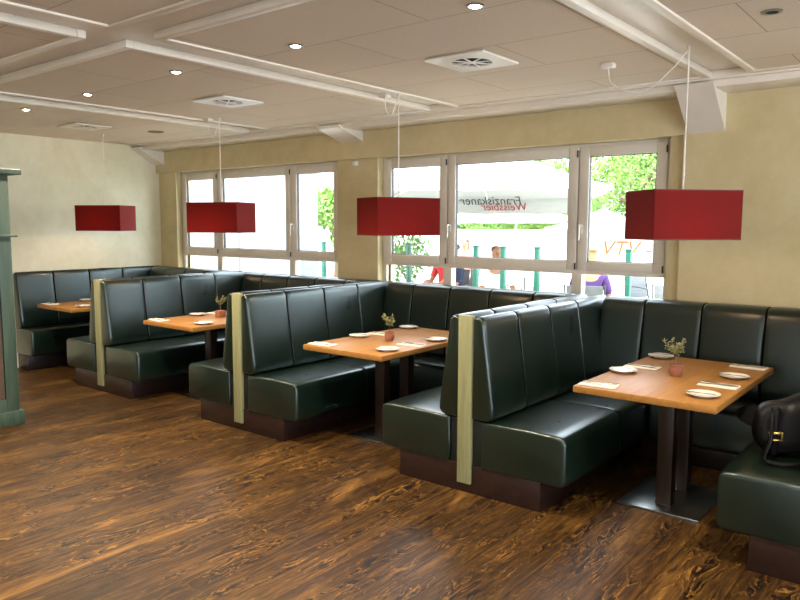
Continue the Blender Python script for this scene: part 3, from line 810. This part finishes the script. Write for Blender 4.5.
o = mesh_obj('hedge', bm, M_hedge, smooth=False); o.location = (-10, 24.3, .4); o.rotation_euler = (0, 0, .1)
tag(o, 'long green hedge behind the white hoarding', 'hedge')
bm = bmesh.new(); rnd = random.Random(12)
for k in range(8): leaves(bm, (rnd.uniform(-.5, .5), rnd.uniform(-.3, .3), rnd.uniform(.5, 1.3)), (.4, .3, .4), 120, .05, rnd, .3)
o = mesh_obj('shrub', bm, M_hedge, smooth=False); o.location = (-8.1, 10.4, 0); tag(o, 'loose green shrub outside the left pane of the right window', 'shrub')

# terrace furniture
M_gray = simple('grey_mesh', lin(74, 78, 82), .6); M_blk = simple('black_tube', lin(40, 44, 48), .4)
def make_chair():
    r = empty('terrace_chair')
    mesh_obj('seat', B(-.23, .23, -.22, .22, .42, .45, .012), M_gray, r)
    bm = bmesh.new(); box(bm, -.22, .22, -.012, .012, 0, .46, .01, mat=Matrix.Translation((0, .24, .46)) @ Matrix.Rotation(-.2, 4, 'X')); mesh_obj('backrest', bm, M_gray, r)
    for s in (-1, 1):
        bm = bmesh.new(); tube(bm, [(s*.24, -.24, -.02), (s*.24, -.2, .43), (s*.25, -.17, .64), (s*.25, .0, .66), (s*.24, .27, .66)], .012, 8); mesh_obj('front_leg_and_arm', bm, M_blk, r)
        bm = bmesh.new(); tube(bm, [(s*.24, .28, -.02), (s*.24, .23, .44), (s*.24, .34, .92)], .012, 8); mesh_obj('rear_leg', bm, M_blk, r)
    return r
def make_ttable():
    r = empty('terrace_table')
    bm = bmesh.new(); box(bm, -.55, .55, -.4, .4, .715, .74, .008); mesh_obj('tabletop', bm, M_white, r)
    for sx in (-1, 1):
        for sy in (-1, 1):
            bm = bmesh.new(); tube(bm, [(sx*.48, sy*.33, -.02), (sx*.48, sy*.33, .715)], .018, 8); mesh_obj('leg', bm, M_blk, r)
    return r
c0 = make_chair(); ch = [(-2.75, 8.75, .5, 'right of the person in purple'), (-2.9, 10.9, 2.8, 'facing the window behind the white table'), (-4.5, 7.3, -2.0, 'beside the middle pane edge'), (-4.1, 11.6, 1.2, 'behind the white table outside the middle pane'), (-6.7, 9.7, .2, 'under the red-shirted person'), (-6.15, 9.1, -.6, 'under the navy-clad person'),
      (-3.8, 8.58, PI+.25, 'under the person in purple'), (-5.2, 8.75, .9, 'under the white-shirted person')]
for i, (x, y, a, w) in enumerate(ch):
    o = c0 if i == 0 else copy_tree(c0); o.location = (x, y, 0); o.rotation_euler = (0, 0, a); tag(o, 'grey terrace chair with black arms, '+w, 'chair', 'terrace chairs')
t0 = make_ttable()
for i, (x, y, a, w) in enumerate(((-2.4, 9.9, .3, 'outside the right pane'), (-5.0, 10.4, .5, 'outside the middle pane'), (-6.8, 11.2, .2, 'outside the left pane'))):
    o = t0 if i == 0 else copy_tree(t0); o.location = (x, y, 0); o.rotation_euler = (0, 0, a); tag(o, 'white terrace table '+w, 'table', 'terrace tables')

# people seated on the terrace
def skin_obj(name, verts, edges, mat, parent, sub=2):
    me = bpy.data.meshes.new(name); me.from_pydata([v[0] for v in verts], edges, []); me.materials.append(mat)
    o = bpy.data.objects.new(name, me); COL.objects.link(o); o.parent = parent
    md = o.modifiers.new('skin', 'SKIN'); md.use_smooth_shade = True
    sv = me.skin_vertices[0].data
    for i, v in enumerate(verts):
        r = v[1] if isinstance(v[1], tuple) else (v[1], v[1]); sv[i].radius = r; sv[i].use_root = (i == 0)
    o.modifiers.new('sub', 'SUBSURF').levels = sub; o.modifiers['sub'].render_levels = sub
    dg = bpy.context.evaluated_depsgraph_get(); m2 = bpy.data.meshes.new_from_object(o.evaluated_get(dg))
    o.modifiers.clear(); o.data = m2
    return o
M_skin = simple('skin', lin(176, 120, 92), .5, var=.05); M_skin2 = simple('tanned_skin', lin(140, 92, 66), .5, var=.05)
def person(x, y, rz, top, hairc, trous, label, skin=M_skin, long_hair=True):
    """seated figure facing local -Y, hips at the seat"""
    r = empty('person', (x, y, 0), rz)
    V = [((0, .02, .53), (.15, .11)), ((0, .03, .68), (.135, .10)), ((0, .02, .88), (.16, .105)), ((0, .02, 1.02), (.13, .085)), ((0, .01, 1.08), .055), ((0, -.005, 1.14), .052),
         ((0, -.01, 1.21), (.072, .085)), ((0, -.015, 1.29), (.075, .09)), ((0, 0, 1.345), (.05, .06))]
    E_ = [(0, 1), (1, 2), (2, 3), (3, 4), (4, 5), (5, 6), (6, 7), (7, 8)]
    for s in (-1, 1):
        b = len(V); V += [((s*.17, .02, 1.0), .055), ((s*.22, -.02, .82), .045), ((s*.23, -.12, .72), .038), ((s*.17, -.33, .76), .028), ((s*.155, -.40, .765), (.022, .04))]
        E_ += [(3, b), (b, b+1), (b+1, b+2), (b+2, b+3), (b+3, b+4)]
        for q, (dx, dl) in enumerate(((-.028, .055), (-.01, .075), (.009, .07), (.026, .05))):
            k = len(V); V += [((s*.155+dx, -.43, .765), .0095), ((s*.155+dx*1.1, -.43-dl, .752), .008)]; E_ += [(b+4, k), (k, k+1)]
        k = len(V); V += [((s*.155-s*.045, -.40, .765), .0095), ((s*.155-s*.065, -.43, .76), .008)]; E_ += [(b+4, k), (k, k+1)]
        b = len(V); V += [((s*.10, -.05, .52), .085), ((s*.12, -.42, .51), .065), ((s*.12, -.45, .40), .055), ((s*.12, -.44, .12), .04), ((s*.12, -.47, .03), .04), ((s*.12, -.58, .015), .03)]
        E_ += [(0, b), (b, b+1), (b+1, b+2), (b+2, b+3), (b+3, b+4), (b+4, b+5)]
    skin_obj('body', V, E_, skin, r)
    T = [((0, .02, .56), (.165, .125)), ((0, .03, .70), (.15, .115)), ((0, .02, .88), (.172, .118)), ((0, .02, 1.01), (.14, .098)), ((0, .015, 1.065), .07)]
    TE = [(0, 1), (1, 2), (2, 3), (3, 4)]
    for s in (-1, 1):
        b = len(T); T += [((s*.17, .02, 1.0), .068), ((s*.215, -.015, .85), .058), ((s*.228, -.06, .78), .054)]; TE += [(3, b), (b, b+1), (b+1, b+2)]
    skin_obj('shirt', T, TE, top, r)
    T = [((0, .02, .53), (.16, .12))]; TE = []
    for s in (-1, 1):
        b = len(T); T += [((s*.10, -.05, .52), .093), ((s*.12, -.42, .51), .073), ((s*.12, -.45, .40), .062), ((s*.12, -.44, .12), .05)]; TE += [(0, b), (b, b+1), (b+1, b+2), (b+2, b+3)]
    skin_obj('trousers', T, TE, trous, r)
    H = [((0, .03, 1.25), (.078, .075)), ((0, .012, 1.32), (.084, .092)), ((0, .01, 1.36), (.055, .06))]; HE = [(0, 1), (1, 2)]
    if long_hair: H += [((0, .06, 1.15), (.075, .05)), ((0, .075, 1.04), (.06, .035))]; HE += [(0, 3), (3, 4)]
    skin_obj('hair', H, HE, hairc, r)
    bm = bmesh.new()
    for s in (-1, 1): bmesh.ops.create_icosphere(bm, subdivisions=1, radius=.011, matrix=Matrix.Translation((s*.03, -.095, 1.255)))
    mesh_obj('eyes', bm, M_blk, r)
    bm = bmesh.new(); bmesh.ops.create_icosphere(bm, subdivisions=2, radius=.016, matrix=Matrix.Translation((0, -.103, 1.225)) @ Matrix.Diagonal((.8, 1.1, 1.5, 1)))
    mesh_obj('nose', bm, skin, r)
    mesh_obj('mouth', B(-.024, .024, -.099, -.088, 1.178, 1.188, .003), M_redtext, r)
    bm = bmesh.new()
    for s in (-1, 1): bmesh.ops.create_icosphere(bm, subdivisions=2, radius=.028, matrix=Matrix.Translation((s*.085, 0, 1.235)) @ Matrix.Diagonal((.35, .7, 1.1, 1)))
    mesh_obj('ears', bm, skin, r)
    tag(r, label, 'person'); return r
cl = lambda n, *c: simple(n, lin(*c), .85, var=.06)
M_blond = simple('blond_hair', lin(140, 104, 62), .5, var=.2, vscale=40); M_brown = simple('dark_brown_hair', lin(60, 42, 34), .5, var=.2, vscale=40)
jeans = cl('blue_jeans', 60, 76, 110); beige = cl('beige_trousers', 170, 155, 130)
person(-3.8, 8.6, PI+.25, cl('purple_shirt', 62, 34, 92), M_blond, jeans, 'person with blond hair in a purple top seated outside the right pane')
person(-5.22, 8.68, .9, cl('white_shirt', 235, 235, 232), M_brown, beige, 'person in a white shirt seated outside the middle pane', M_skin2, False)
person(-6.7, 9.6, .2, cl('red_shirt', 170, 40, 40), M_brown, jeans, 'person in a red shirt seated outside the left pane', M_skin2, False)
person(-6.15, 9.0, -.6, cl('navy_shirt', 34, 42, 70), M_brown, jeans, 'person in navy seated at the left edge of the middle pane', M_skin, False)
person(-8.53, 12.9, .3, cl('pink_top', 232, 130, 140), M_brown, beige, 'dark-haired person in a pink top further off by the hoarding')
o = copy_tree(c0); o.location = (-8.53, 12.98, 0); o.rotation_euler = (0, 0, .3); tag(o, 'grey terrace chair with black arms, under the person in pink', 'chair', 'terrace chairs')

# ------------------------------------------------------------------ light
w = bpy.data.worlds.new('sky'); scn.world = w; w.use_nodes = True; nt = w.node_tree
bg = nt.nodes['Background']; sky = nt.nodes.new('ShaderNodeTexSky'); sky.sky_type = 'HOSEK_WILKIE'
sky.turbidity = 6; sky.ground_albedo = .5; sky.sun_direction = Vector((.35, -.45, .82)).normalized()
mx = nt.nodes.new('ShaderNodeMix'); mx.data_type = 'RGBA'; mx.inputs[0].default_value = .75; mx.inputs[7].default_value = (.88, .96, 1.08, 1)
nt.links.new(sky.outputs[0], mx.inputs[6]); nt.links.new(mx.outputs[2], bg.inputs['Color']); bg.inputs['Strength'].default_value = 3.2
sd = bpy.data.lights.new('sun', 'SUN'); sd.energy = 3.5; sd.angle = .01; sd.color = (1, .96, .88)
so = bpy.data.objects.new('sun', sd); COL.objects.link(so); so.rotation_euler = Vector((.35, -.45, .82)).to_track_quat('Z', 'Y').to_euler()
for x0, x1, y, ry in ((-8.13, -5.27, 5.75, -1), (-4.72, -1.845, 5.75, -1), (.1, 3.6, 5.75, -1), (-1.6, 1.2, -4.35, 1)):
    pd = bpy.data.lights.new('window_portal', 'AREA'); pd.shape = 'RECTANGLE'; pd.size = x1-x0; pd.size_y = 1.35
    pd.cycles.is_portal = True
    po = bpy.data.objects.new('window_portal', pd); COL.objects.link(po); po.location = ((x0+x1)/2, y, 1.64)
    po.rotation_euler = Vector((0, -ry, 0)).to_track_quat('Z', 'Y').to_euler()

for y0, y1 in ((-3.2, .2), (.8, 4.4)):  # portals for the openings added in the unseen east wall
    pd = bpy.data.lights.new('window_portal', 'AREA'); pd.shape = 'RECTANGLE'; pd.size = y1-y0; pd.size_y = 2.1; pd.cycles.is_portal = True
    po = bpy.data.objects.new('window_portal', pd); COL.objects.link(po); po.location = (XE+.1, (y0+y1)/2, 1.4)
    po.rotation_euler = Vector((1, 0, 0)).to_track_quat('Z', 'Y').to_euler()

# ------------------------------------------------------------------ camera
pi_, ya, ro = .1044435, -.67383, -.003123
cy, sy, cp, sp = math.cos(ya), math.sin(ya), math.cos(pi_), math.sin(pi_)
f = Vector((sy*cp, cy*cp, -sp)); r = Vector((cy, -sy, 0)); d = f.cross(r)
cr, sr = math.cos(ro), math.sin(ro); R_ = cr*r+sr*d; D_ = -sr*r+cr*d
cd = bpy.data.cameras.new('camera'); cam = bpy.data.objects.new('camera', cd); COL.objects.link(cam); scn.camera = cam
U = -D_; Z = -f
cam.matrix_world = Matrix(((R_.x, U.x, Z.x, 0), (R_.y, U.y, Z.y, 0), (R_.z, U.z, Z.z, 1.65), (0, 0, 0, 1)))
cd.sensor_width = 36; cd.lens = 722.842/800*36; cd.clip_start = .05; cd.clip_end = 200
scn.view_settings.view_transform = 'Standard'; scn.view_settings.look = 'None'; scn.view_settings.gamma = 1
scn.view_settings.use_curve_mapping = False; scn.view_settings.exposure = 1.84
